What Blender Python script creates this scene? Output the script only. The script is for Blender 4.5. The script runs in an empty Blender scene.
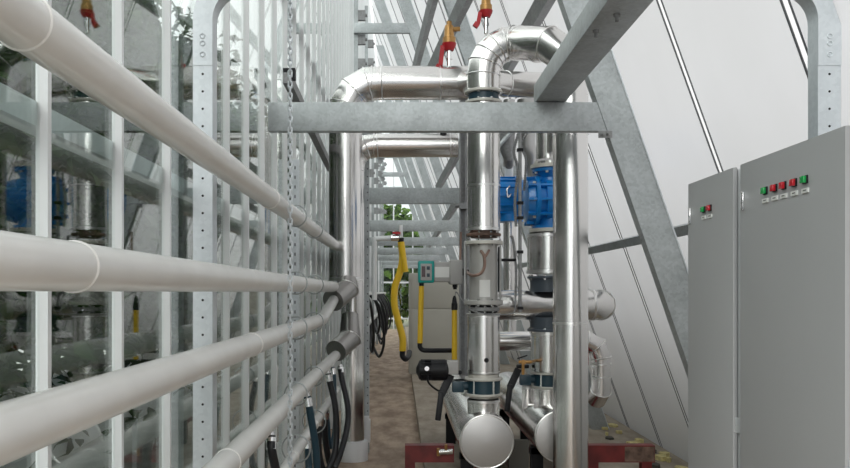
import bpy, bmesh, math, random
from mathutils import Vector, Matrix
random.seed(7)
SC = bpy.context.scene
COL = SC.collection
EYE = 1.75          # lens height above the walkway floor
F = 850.0           # focal length in pixels of the 850 px wide frame
def at(px, py, Y):
    """point that stands at distance Y in the direction of a photo pixel"""
    return Vector(((px-400.0)*Y/F, Y, EYE+(292.0-py)*Y/F))
def R_(px, Y): return px*Y/F

# ------------------------------------------------------------------ materials
def nodes(name):
    m = bpy.data.materials.new(name); m.use_nodes = True
    nt = m.node_tree; nt.nodes.clear()
    out = nt.nodes.new('ShaderNodeOutputMaterial')
    return m, nt, out
def ramp(nt, a, b, p0=0.35, p1=0.65):
    r = nt.nodes.new('ShaderNodeValToRGB')
    r.color_ramp.elements[0].position = p0; r.color_ramp.elements[1].position = p1
    r.color_ramp.elements[0].color = (*a, 1); r.color_ramp.elements[1].color = (*b, 1)
    return r
def mat(name, c, rough=0.5, metal=0.0, var=0.0, scale=6.0, bump=0.0, bscale=20.0, stretch=None, spec=None, coat=0.0):
    m, nt, out = nodes(name)
    p = nt.nodes.new('ShaderNodeBsdfPrincipled')
    p.inputs['Roughness'].default_value = rough; p.inputs['Metallic'].default_value = metal
    if spec is not None: p.inputs['Specular IOR Level'].default_value = spec
    if coat: p.inputs['Coat Weight'].default_value = coat
    nt.links.new(p.outputs[0], out.inputs[0])
    if var or bump:
        g = nt.nodes.new('ShaderNodeNewGeometry')
        mp = nt.nodes.new('ShaderNodeMapping')
        if stretch: mp.inputs['Scale'].default_value = stretch
        nt.links.new(g.outputs['Position'], mp.inputs[0])
    if var:
        n = nt.nodes.new('ShaderNodeTexNoise'); n.inputs['Scale'].default_value = scale
        n.inputs['Detail'].default_value = 5
        nt.links.new(mp.outputs[0], n.inputs['Vector'])
        r = ramp(nt, tuple(max(0, x*(1-var)) for x in c), tuple(min(1, x*(1+var)) for x in c), .3, .7)
        nt.links.new(n.outputs[0], r.inputs[0]); nt.links.new(r.outputs[0], p.inputs['Base Color'])
    else:
        p.inputs['Base Color'].default_value = (*c, 1)
    if bump:
        n2 = nt.nodes.new('ShaderNodeTexNoise'); n2.inputs['Scale'].default_value = bscale
        n2.inputs['Detail'].default_value = 2
        nt.links.new(mp.outputs[0], n2.inputs['Vector'])
        b = nt.nodes.new('ShaderNodeBump'); b.inputs['Strength'].default_value = bump
        b.inputs['Distance'].default_value = 0.02
        nt.links.new(n2.outputs[0], b.inputs['Height']); nt.links.new(b.outputs[0], p.inputs['Normal'])
    return m
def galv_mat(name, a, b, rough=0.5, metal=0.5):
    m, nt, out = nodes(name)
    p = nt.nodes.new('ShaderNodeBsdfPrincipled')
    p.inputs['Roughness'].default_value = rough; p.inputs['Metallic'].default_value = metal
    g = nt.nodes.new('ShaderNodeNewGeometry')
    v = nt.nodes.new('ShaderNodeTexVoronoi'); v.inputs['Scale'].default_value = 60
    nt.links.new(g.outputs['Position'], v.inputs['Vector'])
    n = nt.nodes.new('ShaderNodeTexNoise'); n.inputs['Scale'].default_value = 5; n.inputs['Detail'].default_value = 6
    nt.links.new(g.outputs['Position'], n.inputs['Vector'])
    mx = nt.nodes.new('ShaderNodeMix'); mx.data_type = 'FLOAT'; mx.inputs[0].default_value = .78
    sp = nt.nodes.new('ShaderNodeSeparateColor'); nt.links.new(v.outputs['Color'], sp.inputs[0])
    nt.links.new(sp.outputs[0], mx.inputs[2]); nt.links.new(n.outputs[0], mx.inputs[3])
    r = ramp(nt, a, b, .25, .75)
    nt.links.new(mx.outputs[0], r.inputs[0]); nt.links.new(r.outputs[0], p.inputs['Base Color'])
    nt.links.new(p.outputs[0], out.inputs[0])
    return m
def facing_fresnel(nt, f0, gain):
    g = nt.nodes.new('ShaderNodeNewGeometry')
    d = nt.nodes.new('ShaderNodeVectorMath'); d.operation = 'DOT_PRODUCT'
    nt.links.new(g.outputs['Incoming'], d.inputs[0]); nt.links.new(g.outputs['Normal'], d.inputs[1])
    def mth(op, a, b=None):
        m = nt.nodes.new('ShaderNodeMath'); m.operation = op
        if hasattr(a, 'node'): nt.links.new(a, m.inputs[0])
        else: m.inputs[0].default_value = a
        if b is not None:
            if hasattr(b, 'node'): nt.links.new(b, m.inputs[1])
            else: m.inputs[1].default_value = b
        return m.outputs[0]
    c = mth('ABSOLUTE', d.outputs['Value'])
    p = mth('POWER', mth('SUBTRACT', 1.0, c), 5.0)
    r = mth('MULTIPLY', mth('ADD', mth('MULTIPLY', p, 1-f0), f0), gain)
    return mth('MINIMUM', r, 1.0)
def glass_mat(name, tint, gain):
    m, nt, out = nodes(name)
    t = nt.nodes.new('ShaderNodeBsdfTransparent'); t.inputs[0].default_value = (*tint, 1)
    g = nt.nodes.new('ShaderNodeBsdfGlossy'); g.inputs['Roughness'].default_value = 0.004
    g.inputs['Color'].default_value = (.96, .98, .97, 1)
    fr = facing_fresnel(nt, .045, gain)
    mx = nt.nodes.new('ShaderNodeMixShader')
    nt.links.new(fr, mx.inputs[0]); nt.links.new(t.outputs[0], mx.inputs[1]); nt.links.new(g.outputs[0], mx.inputs[2])
    nt.links.new(mx.outputs[0], out.inputs[0])
    return m
def film_mat(name, ca=(.72, .725, .735), cb=(.77, .775, .79), mixd=.30):
    m, nt, out = nodes(name)
    g = nt.nodes.new('ShaderNodeNewGeometry')
    mp = nt.nodes.new('ShaderNodeMapping'); mp.inputs['Scale'].default_value = (1.2, .8, .5)
    nt.links.new(g.outputs['Position'], mp.inputs[0])
    n = nt.nodes.new('ShaderNodeTexNoise'); n.inputs['Scale'].default_value = 1.3; n.inputs['Detail'].default_value = 6
    nt.links.new(mp.outputs[0], n.inputs['Vector'])
    r = ramp(nt, ca, cb, .35, .65)
    nt.links.new(n.outputs[0], r.inputs[0])
    tr = nt.nodes.new('ShaderNodeBsdfTranslucent'); df = nt.nodes.new('ShaderNodeBsdfDiffuse')
    nt.links.new(r.outputs[0], tr.inputs[0]); df.inputs[0].default_value = (.40, .395, .385, 1)
    m1 = nt.nodes.new('ShaderNodeMixShader'); m1.inputs[0].default_value = mixd
    nt.links.new(tr.outputs[0], m1.inputs[1]); nt.links.new(df.outputs[0], m1.inputs[2])
    gl = nt.nodes.new('ShaderNodeBsdfGlossy'); gl.inputs['Roughness'].default_value = .28
    fr = facing_fresnel(nt, .03, .7)
    m2 = nt.nodes.new('ShaderNodeMixShader')
    nt.links.new(fr, m2.inputs[0]); nt.links.new(m1.outputs[0], m2.inputs[1]); nt.links.new(gl.outputs[0], m2.inputs[2])
    nt.links.new(m2.outputs[0], out.inputs[0])
    return m
def leaf_mat(name, a, b):
    m, nt, out = nodes(name)
    oi = nt.nodes.new('ShaderNodeNewGeometry')
    n = nt.nodes.new('ShaderNodeTexNoise'); n.inputs['Scale'].default_value = 3.5; n.inputs['Detail'].default_value = 4
    nt.links.new(oi.outputs['Position'], n.inputs['Vector'])
    r = ramp(nt, a, b, .35, .65); nt.links.new(n.outputs[0], r.inputs[0])
    d = nt.nodes.new('ShaderNodeBsdfDiffuse'); t = nt.nodes.new('ShaderNodeBsdfTranslucent')
    nt.links.new(r.outputs[0], d.inputs[0]); nt.links.new(r.outputs[0], t.inputs[0])
    mx = nt.nodes.new('ShaderNodeMixShader'); mx.inputs[0].default_value = .3
    nt.links.new(d.outputs[0], mx.inputs[1]); nt.links.new(t.outputs[0], mx.inputs[2]); nt.links.new(mx.outputs[0], out.inputs[0])
    return m
def floor_mat(name, a, b):
    m, nt, out = nodes(name)
    p = nt.nodes.new('ShaderNodeBsdfPrincipled'); p.inputs['Roughness'].default_value = .75
    g = nt.nodes.new('ShaderNodeNewGeometry')
    mp = nt.nodes.new('ShaderNodeMapping'); mp.inputs['Scale'].default_value = (2.5, 1.0, 1)
    nt.links.new(g.outputs['Position'], mp.inputs[0])
    n = nt.nodes.new('ShaderNodeTexNoise'); n.inputs['Scale'].default_value = 1.6; n.inputs['Detail'].default_value = 9
    n.inputs['Roughness'].default_value = .65
    nt.links.new(mp.outputs[0], n.inputs['Vector'])
    r = ramp(nt, a, b, .36, .64); nt.links.new(n.outputs[0], r.inputs[0])
    nt.links.new(r.outputs[0], p.inputs['Base Color'])
    n2 = nt.nodes.new('ShaderNodeTexNoise'); n2.inputs['Scale'].default_value = 30
    nt.links.new(g.outputs['Position'], n2.inputs['Vector'])
    b_ = nt.nodes.new('ShaderNodeBump'); b_.inputs['Strength'].default_value = .25; b_.inputs['Distance'].default_value = .01
    nt.links.new(n2.outputs[0], b_.inputs['Height']); nt.links.new(b_.outputs[0], p.inputs['Normal'])
    nt.links.new(p.outputs[0], out.inputs[0])
    return m

M = {}
M['white_paint'] = mat('white pipe paint', (.87, .86, .835), .22, 0, .04, 5)
M['white_pvc'] = mat('white plastic', (.80, .81, .82), .4)
M['mullion'] = mat('white coated aluminium', (.86, .87, .88), .35, 0, .03, 4)
M['bar_white'] = film_mat('translucent white joint strip', (.93, .93, .93), (.97, .97, .97), .15)
M['gasket'] = mat('grey gasket', (.12, .12, .13), .6)
M['clad'] = mat('stainless cladding', (.74, .725, .71), .22, 1.0, .04, 2, .045, 3.0, (1, 1, .35))
M['clad_dull'] = mat('dull stainless steel', (.47, .465, .46), .42, 1.0, .06, 3, .08, 4.0)
M['clad_dark'] = mat('stainless steel toned for dark reflections', (.30, .29, .28), .3, 1.0, .08, 4)  # elbow steel darkened in its colour to stand for dark reflections
M['seam'] = mat('bright steel band', (.82, .81, .80), .3, 1.0)
M['galv'] = galv_mat('galvanised steel', (.33, .35, .355), (.50, .53, .54), .48, .55)
M['galv_light'] = galv_mat('light galvanised sheet', (.62, .66, .69), (.76, .80, .83), .42, .35)
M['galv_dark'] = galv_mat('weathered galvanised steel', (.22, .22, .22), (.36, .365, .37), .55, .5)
M['hole'] = mat('bolt hole', (.01, .01, .012), .8)
M['glass'] = glass_mat('clear glass', (.93, .965, .95), 1.25)
M['film'] = film_mat('translucent white glazing')
M['cab'] = mat('grey cabinet enamel', (.43, .43, .438), .45, 0, .02, 2)
M['cab_lit'] = mat('lit cabinet enamel', (.56, .57, .58), .42)  # same enamel coloured paler, for end panels that catch the light
M['dark'] = mat('black plastic', (.009, .009, .011), .45, spec=.25)
M['rubber'] = mat('black hose rubber', (.012, .013, .016), .38)
M['hose_blue'] = mat('dark teal hose rubber', (.015, .05, .075), .4)
M['slate'] = mat('slate grey rubber coupling', (.06, .075, .095), .45)
M['chrome'] = mat('chrome', (.85, .85, .85), .12, 1.0)
M['blue'] = mat('blue pump paint', (.004, .20, .58), .3, 0, .12, 8, coat=.4)
M['blue_dark'] = mat('dark teal valve paint', (.014, .045, .065), .4)
M['flange'] = mat('cream flange', (.62, .60, .55), .45, .2, .1, 12)
M['rust'] = mat('rusty brown flange', (.17, .105, .08), .6, .3, .6, 16)
M['grey_iron'] = mat('grey cast body', (.46, .45, .43), .45, .35, .08, 6)
M['copper'] = mat('dull copper', (.26, .17, .135), .45, .5)
M['brass'] = mat('brass', (.46, .25, .085), .38, .6, .15, 20)
M['red'] = mat('red lever', (.48, .018, .025), .4)
M['red_oxide'] = mat('red oxide paint', (.17, .018, .017), .5, 0, .35, 9)
M['yellow'] = mat('yellow hose', (.78, .50, .02), .42)
M['beige'] = mat('beige enamel', (.47, .45, .40), .5, 0, .03, 2)
M['teal'] = mat('teal display housing', (.0, .32, .29), .4)
M['meter_grey'] = mat('meter grey', (.42, .41, .40), .5, 0, .05, 6)
M['paper'] = mat('white label', (.82, .82, .80), .6)
M['print'] = mat('grey print', (.12, .12, .12), .7)
M['screen'] = mat('dark red display', (.035, .004, .006), .2)
def lens_mat(name, c):
    m, nt, out = nodes(name)
    p = nt.nodes.new('ShaderNodeBsdfPrincipled'); p.inputs['Base Color'].default_value = (*c, 1)
    p.inputs['Roughness'].default_value = .15; p.inputs['Coat Weight'].default_value = .5
    nt.links.new(p.outputs[0], out.inputs[0]); return m
M['lens_red'] = lens_mat('red lens', (.62, .008, .02)); M['lens_green'] = lens_mat('green lens', (.0, .36, .07))
M['floor'] = floor_mat('brown concrete', (.25, .175, .125), (.52, .40, .30))
M['plinth'] = floor_mat('plinth concrete', (.25, .205, .16), (.40, .34, .275))
M['soil'] = floor_mat('greenhouse ground', (.22, .23, .21), (.40, .41, .38))
M['outside'] = floor_mat('outside ground and shade bank', (.10, .12, .06), (.20, .19, .13))
M['leaf'] = leaf_mat('crop leaves', (.012, .035, .010), (.06, .12, .03))
M['tree'] = leaf_mat('tree leaves', (.03, .07, .012), (.16, .26, .05))
M['stem'] = mat('bark', (.10, .075, .05), .8)
M['scrap'] = mat('yellow insulation', (.62, .53, .25), .9, 0, .3, 25)
M['lead'] = mat('dark bitumen strip', (.07, .065, .055), .7)

# ------------------------------------------------------------------ mesh builder
class MB:
    def __init__(s): s.v = []; s.f = []; s.mi = []; s.m = 0
    def quad(s, *idx): s.f.append(tuple(idx)); s.mi.append(s.m)
    def box(s, lo, hi):
        x0, y0, z0 = lo; x1, y1, z1 = hi
        n = len(s.v)
        s.v += [Vector(p) for p in ((x0,y0,z0),(x1,y0,z0),(x1,y1,z0),(x0,y1,z0),(x0,y0,z1),(x1,y0,z1),(x1,y1,z1),(x0,y1,z1))]
        for q in ((3,2,1,0),(4,5,6,7),(0,1,5,4),(1,2,6,5),(2,3,7,6),(3,0,4,7)): s.quad(*[n+i for i in q])
        return s
    def cbox(s, c, size, rot=None):
        n = len(s.v); h = Vector(size)/2
        s.box(-h, h)
        for i in range(n, len(s.v)):
            p = s.v[i]; p = rot @ p if rot else p
            s.v[i] = p + Vector(c)
        return s
    def bar(s, p0, p1, w, h, up=(0,0,1)):
        p0 = Vector(p0); p1 = Vector(p1); d = p1-p0; L = d.length; d.normalize()
        up = Vector(up); sd = d.cross(up)
        if sd.length < 1e-4: sd = d.cross(Vector((1,0,0)))
        sd.normalize(); u = sd.cross(d).normalized()
        rot = Matrix((sd, d, u)).transposed()
        return s.cbox((p0+p1)/2, (w, L, h), rot)
    def prism(s, poly, ext):
        """closed polygon (list of points) pushed along vector ext"""
        n = len(s.v); k = len(poly); e = Vector(ext)
        s.v += [Vector(p) for p in poly] + [Vector(p)+e for p in poly]
        s.f.append(tuple(range(n+k-1, n-1, -1))); s.mi.append(s.m)
        s.f.append(tuple(range(n+k, n+2*k))); s.mi.append(s.m)
        for i in range(k):
            j = (i+1) % k; s.quad(n+i, n+j, n+k+j, n+k+i)
        return s
    def tube(s, pts, r, seg=20, caps=True, closed=False):
        P = [Vector(p) for p in pts]; k = len(P)
        rr = r if isinstance(r, (list, tuple)) else [r]*k
        T = []
        for i in range(k-1 if not closed else k): T.append((P[(i+1) % k]-P[i]).normalized())
        t0 = T[0]; a = Vector((0,0,1)) if abs(t0.z) < .9 else Vector((1,0,0))
        u = t0.cross(a).normalized()
        n0 = len(s.v); cur = t0
        for i in range(k):
            if closed: tin, tout = T[i-1], T[i]
            else: tin = T[max(0, i-1)]; tout = T[min(k-2, i)]
            q = cur.rotation_difference(tin); u = (q @ u).normalized(); cur = tin
            w = tin.cross(u).normalized()
            nb = (tin+tout)
            nb = nb.normalized() if nb.length > 1e-6 else tin
            dn = tin.dot(nb)
            for j in range(seg):
                a_ = 2*math.pi*j/seg
                o = (u*math.cos(a_)+w*math.sin(a_))*rr[i]
                if abs(dn) > .2: o = o - tin*(o.dot(nb)/dn)
                s.v.append(P[i]+o)
            q = tin.rotation_difference(tout); u = (q @ u).normalized(); cur = tout
        for i in range(k-1):
            for j in range(seg):
                j2 = (j+1) % seg
                s.quad(n0+i*seg+j, n0+i*seg+j2, n0+(i+1)*seg+j2, n0+(i+1)*seg+j)
        if closed:
            # join the last ring to the first with the closest twist
            L = n0+(k-1)*seg
            best = min(range(seg), key=lambda o: (s.v[L]-s.v[n0+o]).length)
            for j in range(seg):
                j2 = (j+1) % seg
                s.quad(L+j, L+j2, n0+(best+j2) % seg, n0+(best+j) % seg)
        elif caps:
            s.f.append(tuple(n0+j for j in range(seg-1, -1, -1))); s.mi.append(s.m)
            s.f.append(tuple(n0+(k-1)*seg+j for j in range(seg))); s.mi.append(s.m)
        return s
    def lathe(s, o, axis, prof, seg=28):
        """profile of (distance along axis, radius)"""
        o = Vector(o); ax = Vector(axis).normalized()
        a = Vector((0,0,1)) if abs(ax.z) < .9 else Vector((1,0,0))
        u = ax.cross(a).normalized(); w = ax.cross(u)
        n0 = len(s.v); k = len(prof)
        for t, r in prof:
            for j in range(seg):
                a_ = 2*math.pi*j/seg
                s.v.append(o+ax*t+(u*math.cos(a_)+w*math.sin(a_))*max(r, 1e-4))
        for i in range(k-1):
            for j in range(seg):
                j2 = (j+1) % seg
                s.quad(n0+i*seg+j, n0+i*seg+j2, n0+(i+1)*seg+j2, n0+(i+1)*seg+j)
        s.f.append(tuple(n0+j for j in range(seg-1, -1, -1))); s.mi.append(s.m)
        s.f.append(tuple(n0+(k-1)*seg+j for j in range(seg))); s.mi.append(s.m)
        return s
    def cyl(s, p0, p1, r, seg=24): return s.tube([p0, p1], r, seg)
    def ring(s, c, axis, R, r, seg=28, sub=8):
        ax = Vector(axis).normalized(); a = Vector((0,0,1)) if abs(ax.z) < .9 else Vector((1,0,0))
        u = ax.cross(a).normalized(); w = ax.cross(u)
        return s.tube([Vector(c)+(u*math.cos(2*math.pi*i/seg)+w*math.sin(2*math.pi*i/seg))*R for i in range(seg)], r, sub, closed=True)
    def build(s, name, mats, parent=None, bevel=0.0):
        me = bpy.data.meshes.new(name)
        me.from_pydata([tuple(p) for p in s.v], [], s.f)
        if not isinstance(mats, (list, tuple)): mats = [mats]
        for m_ in mats: me.materials.append(m_ if not isinstance(m_, str) else M[m_])
        me.polygons.foreach_set('material_index', s.mi)
        bm = bmesh.new(); bm.from_mesh(me)
        bmesh.ops.recalc_face_normals(bm, faces=bm.faces)
        if bevel:
            es = [e for e in bm.edges if len(e.link_faces) == 2 and e.calc_face_angle(0) > 1.0]
            bmesh.ops.bevel(bm, geom=es, offset=bevel, segments=2, affect='EDGES', profile=.6)
        for f in bm.faces: f.smooth = True
        for e in bm.edges:
            if len(e.link_faces) != 2 or e.calc_face_angle(0) > .62: e.smooth = False
        bm.to_mesh(me); bm.free()
        o = bpy.data.objects.new(name, me); COL.objects.link(o)
        if parent: o.parent = parent
        return o
def thing(name, label, cat, group=None, kind=None):
    o = bpy.data.objects.new(name, None); COL.objects.link(o); o.empty_display_size = .1
    return tag(o, label, cat, group, kind)
def tag(o, label=None, cat=None, group=None, kind=None):
    if label: o['label'] = label
    if cat: o['category'] = cat
    if group: o['group'] = group
    if kind: o['kind'] = kind
    return o
def kids(o): return [c for c in COL.objects if c.parent is o]
def settle(root):
    """put the origin at the middle of the thing's underside"""
    ks = kids(root); allm = ([root] if root.type == 'MESH' else [])
    lo = Vector((1e9,)*3); hi = Vector((-1e9,)*3)
    for o in allm+ks+[g for k in ks for g in kids(k)]:
        if o.type != 'MESH': continue
        for v in o.data.vertices:
            for i in range(3):
                lo[i] = min(lo[i], v.co[i]); hi[i] = max(hi[i], v.co[i])
    b = Vector(((lo.x+hi.x)/2, (lo.y+hi.y)/2, lo.z))
    root.location = b
    if root.type == 'MESH': root.data.transform(Matrix.Translation(-b))
    for k in ks: k.location = -b
    return root
def copy_tree(o, offset=(0,0,0), label=None, parent=None):
    c = o.copy(); COL.objects.link(c)
    if parent: c.parent = parent
    else: c.location = o.location + Vector(offset)
    if label: c['label'] = label
    for ch in kids(o): copy_tree(ch, parent=c)
    return c
def arc(c, r, a0, a1, n, e1, e2):
    """points on a circle from angle a0 to a1 (degrees) in the plane of e1, e2"""
    c = Vector(c); e1 = Vector(e1); e2 = Vector(e2)
    return [c+(e1*math.cos(math.radians(a0+(a1-a0)*i/n))+e2*math.sin(math.radians(a0+(a1-a0)*i/n)))*r for i in range(n+1)]
def smooth_path(pts, n=8):
    P = [Vector(p) for p in pts]; P = [2*P[0]-P[1]]+P+[2*P[-1]-P[-2]]
    out = []
    for i in range(1, len(P)-2):
        for k in range(n):
            t = k/n; a, b, c, d = P[i-1], P[i], P[i+1], P[i+2]
            out.append(.5*((2*b)+(c-a)*t+(2*a-5*b+4*c-d)*t*t+(3*b-a-3*c+d)*t**3))
    out.append(P[-2]); return out
def seam(parent, c, axis, R, w=.012, name='seam_band', m='seam'):
    b = MB(); b.lathe(Vector(c)-Vector(axis).normalized()*w/2, axis, [(0, R), (0, R+.004), (w, R+.004), (w, R)])
    return b.build(name, m, parent)
XF, XR, XZ, XU = Vector((0,1,0)), Vector((1,0,0)), Vector((0,0,1)), Vector((0,0,1))

# ------------------------------------------------------------------ the setting
SL = .36                        # lean of the outer wall
XE = 2.205                      # outer wall at eye height
def wall_x(z): return XE-SL*(z-EYE)       # z above the floor
Y0, Y1 = -5.0, 40.0
ZTOP = EYE+8.4
b = MB(); b.box((-.9, Y0, -.1), (wall_x(0)+.05, Y1+.4, 0)); tag(b.build('floor', 'floor'), kind='structure')
b = MB(); b.box((-14, Y0-4, -.3), (-.9, Y1+20, -.06)); tag(b.build('ground', 'soil'), kind='structure')
b = MB(); b.box((-.9, Y1+.4, -.35), (14, Y1+20, -.08)); xo = wall_x(0)+.12; b.prism([(xo, Y0-4, -.35), (xo, Y0-4, .0), (xo+.1, Y0-4, 1.2), (xo+.25, Y0-4, 2.3), (xo+1.0, Y0-4, 2.9), (16, Y0-4, 3.2), (16, Y0-4, -.35)], (0, Y1+4.4-Y0, 0))  # flat ground beyond the end wall, plus unseen bank added to shade low panels
tag(b.build('ground_and_shade_bank', 'outside'), kind='structure')
b = MB(); b.box((.23, 5.6, 0), (wall_x(0)-.07, Y1, .115)); tag(b.build('floor_plinth', 'plinth', bevel=.012), kind='structure')

# glass wall on the left: panes, white mullions, transoms
wl = thing('wall_left', 'clear glass wall with close white mullions along the walkway', 'glass wall', kind='structure')
GA = .88; S = .55
b = MB(); b.box((-GA-.006, Y0, -.05), (-GA, Y1, ZTOP)); b.build('pane', 'glass', wl)
mb0 = MB(); mb0.box((-GA-.010, -.011, -.05), (-GA+.020, .011, ZTOP))
mproto = None
k = -6
YM0 = 1360*S*.00279
while True:
    y = YM0+S*k
    if y > Y1: break
    if y > .4 or k % 2 == 0:
        if mproto is None: mproto = mb0.build('mullion', 'mullion', wl); o = mproto
        else: o = mproto.copy(); COL.objects.link(o)
        o.location = (0, y, 0)
    k += 1
for z0, z1 in ((.0, .10), (EYE+.405, EYE+.465), (EYE+2.3, EYE+2.36)):
    b = MB(); b.box((-GA-.07, Y0, z0), (-GA-.0065, Y1, z1)); b.build('transom', 'galv_light', wl)

# leaning outer wall: translucent sheet and bars that run up the slope
wr = thing('wall_right', 'leaning translucent white outer wall with slim aluminium bars', 'wall', kind='structure')
zt = ZTOP
nrm = Vector((-1, 0, -SL)).normalized()       # into the room
def slope_quad(b, ya, yb, off=0.0):
    n = len(b.v)
    b.v += [Vector((wall_x(z), y, z))+nrm*off for y, z in ((ya, 0), (yb, 0), (yb, zt), (ya, zt))]
    b.quad(n, n+1, n+2, n+3); return b
e0 = Vector((wall_x(0), 0, 0)); e1 = Vector((wall_x(zt), 0, zt))
BW = .027                                       # half width of the bright joint strip
ba = MB(); slope_quad(ba, -1.32+BW, -BW); sheet = ba.build('glazing_sheet', 'film', wr)
gb = MB(); slope_quad(gb, -BW, BW)
gb.m = 1
for s_ in (-1, 1): gb.bar(e0+nrm*.003+XF*s_*(BW+.004), e1+nrm*.003+XF*s_*(BW+.004), .012 if s_ > 0 else .008, .007, nrm)
gp = gb.build('glazing_bar', ['bar_white', 'gasket'], wr)
for k in range(-7, 28):
    if k == -7: o, q_ = gp, sheet
    else:
        o = gp.copy(); COL.objects.link(o); q_ = sheet.copy(); COL.objects.link(q_)
    o.location = (0, 3.82+1.32*k, 0); q_.location = (0, 3.82+1.32*k, 0)
b = MB(); b.bar((wall_x(.06)-.05, Y0, .05), (wall_x(.06)-.05, Y1, .05), .03, .13, nrm); b.build('foot_strip', 'lead', wr)

# glazed end wall far down the walkway
wb = thing('wall_back', 'far glazed end wall with thin white bars and greenery outside', 'wall', kind='structure')
b = MB(); b.prism([(-GA, Y1, 0), (wall_x(0), Y1, 0), (wall_x(zt), Y1, zt), (-GA, Y1, zt)], (0, .008, 0)); b.build('pane', 'glass', wb)
for x in (-.3, .6, 1.5):
    h = min(zt, EYE+(XE-x)/SL)
    b = MB(); b.box((x-.03, Y1-.05, 0), (x+.03, Y1+.05, h)); b.build('mullion', 'mullion', wb)
for z in (.5, 2.2, 3.3, 6.4):
    b = MB(); b.box((-GA, Y1-.04, z-.04), (wall_x(z), Y1+.04, z+.04)); b.build('transom', 'mullion', wb)

# ------------------------------------------------------------------ galvanised frames
FY = [5.54+4.56*i for i in range(8)]
def post_x(z): return 1.714-.345*(z-EYE)
def sloped(Y, label, group=None):
    t = thing('sloped_column', label, 'column', group)
    zt_ = min(ZTOP-.6, EYE+6.9)
    b = MB()
    b.prism([(post_x(0), Y, 0), (post_x(0)+.209, Y, 0), (post_x(zt_)+.209, Y, zt_), (post_x(zt_), Y, zt_)], (0, .11, 0))
    b.build('web', 'galv', t)
    lip = MB(); lip.prism([(post_x(0)+.203, Y-.008, 0), (post_x(0)+.212, Y-.008, 0), (post_x(zt_)+.212, Y-.008, zt_), (post_x(zt_)+.203, Y-.008, zt_)], (0, .012, 0))
    lip.build('edge_lip', 'galv_light', t)
    bp = MB(); bp.box((post_x(0)-.06, Y-.05, 0), (post_x(0)+.27, Y+.16, .012)); bp.build('base_plate', 'galv', t)
    return settle(t)
def cross(Y, z0, z1, x1, label, group=None, bolts=True, x0=-.845, d=.07):
    t = thing('cross_beam', label, 'beam', group)
    b = MB(); b.prism([(x0, Y, z0), (post_x(z0)-.002, Y, z0), (post_x(z1)-.002, Y, z1), (x0, Y, z1)], (0, d, 0)); b.build('beam_body', 'galv', t, bevel=.004)
    if bolts:
        b = MB()
        x1 = post_x(z0)
        for dx_ in (-.035, .0):
            b.lathe((x1+dx_, Y-.006, z0-.022), (0, -1, 0), [(0, .012), (.016, .012), (.016, .007), (.03, .007)], 8)
        b.box((x1-.06, Y-.006, z0-.045), (x1+.03, Y+.0, z0+.0)); b.build('bolt', 'galv_dark', t)
    return settle(t)
ord_ = ['front', 'second', 'third', 'fourth']
for i, Y in enumerate(FY):
    zb0, zb1 = EYE+1.049, EYE+1.238
    if i == 0:
        sloped(Y, 'broad leaning galvanised column bolted to the front cross beam')
        cross(Y, zb0, zb1, 1.336, 'long galvanised cross beam passing in front of the steel pipes', x0=-.86)
    elif i < 3:
        sloped(Y, 'leaning galvanised column of the %s frame behind the pipes' % ord_[i])
        cross(Y, zb0, zb1, 1.325, ['', 'lower galvanised cross beam of the second frame, above the greenery', 'lower galvanised cross beam of the third frame, under the second'][i], x0=-.72)
    else:
        sloped(Y, 'small leaning galvanised column far down the walkway', 'far leaning columns')
        cross(Y, zb0, zb1, 1.325, 'small galvanised cross beam far down the walkway', 'far cross beams', False, x0=-.72)
    if i >= 2:
        zu = EYE+4.47
        cross(Y, zu, zu+.17, post_x(zu)+.02, 'high galvanised cross beam above the horizontal clad pipe' if i == 2 else 'small high galvanised cross beam far down the walkway',
              None if i == 2 else 'far high cross beams', False, x0=-.80)
    if i >= 2:
        t = thing('wall_column', 'galvanised column with dark brackets against the glass wall, third frame' if i == 2 else 'small galvanised column with dark brackets by the glass wall',
                  'column', None if i == 2 else 'far wall columns')
        b = MB(); b.box((-.80, Y+.075, 0), (-.73, Y+.17, EYE+6.5)); b.build('column_body', 'galv', t)
        for z in [EYE+2.2+.42*q for q in range(9)]:
            b = MB(); b.box((-.73, Y+.08, z), (-.60, Y+.16, z+.17)); b.cyl((-.60, Y+.12, z+.09), (-.57, Y+.12, z+.09), .03, 8); b.build('bracket', 'galv_dark', t)
        settle(t)

# long beam that rests on the front cross beam and runs over the cabinets
t = thing('long_beam', 'galvanised beam running overhead from the front cross beam towards the cabinets', 'beam')
zb = EYE+1.243
b = MB(); b.box((.886, -1.0, zb), (1.082, 5.63, zb+.125)); b.build('beam_body', 'galv', t, bevel=.003)
for px, py in ((617, 14), (596, 30)):
    Y = 1.243*F/(292-py); x = (px-400)*Y/F
    b = MB(); b.lathe((x, Y, zb), (0, 0, -1), [(0, .016), (.012, .016), (.012, .008), (.035, .008)], 8); b.build('bolt', 'galv_dark', t)
settle(t)
b = MB(); b.box((.62, 3.55, zb+.125), (1.30, 3.72, zb+.145)); b.box((.62, 3.55, zb+.145), (1.30, 3.56, zb+.235))
tag(settle(b.build('short_cross_angle', 'galv')), 'short galvanised angle lying across the overhead long beam', 'steel angle')

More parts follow.
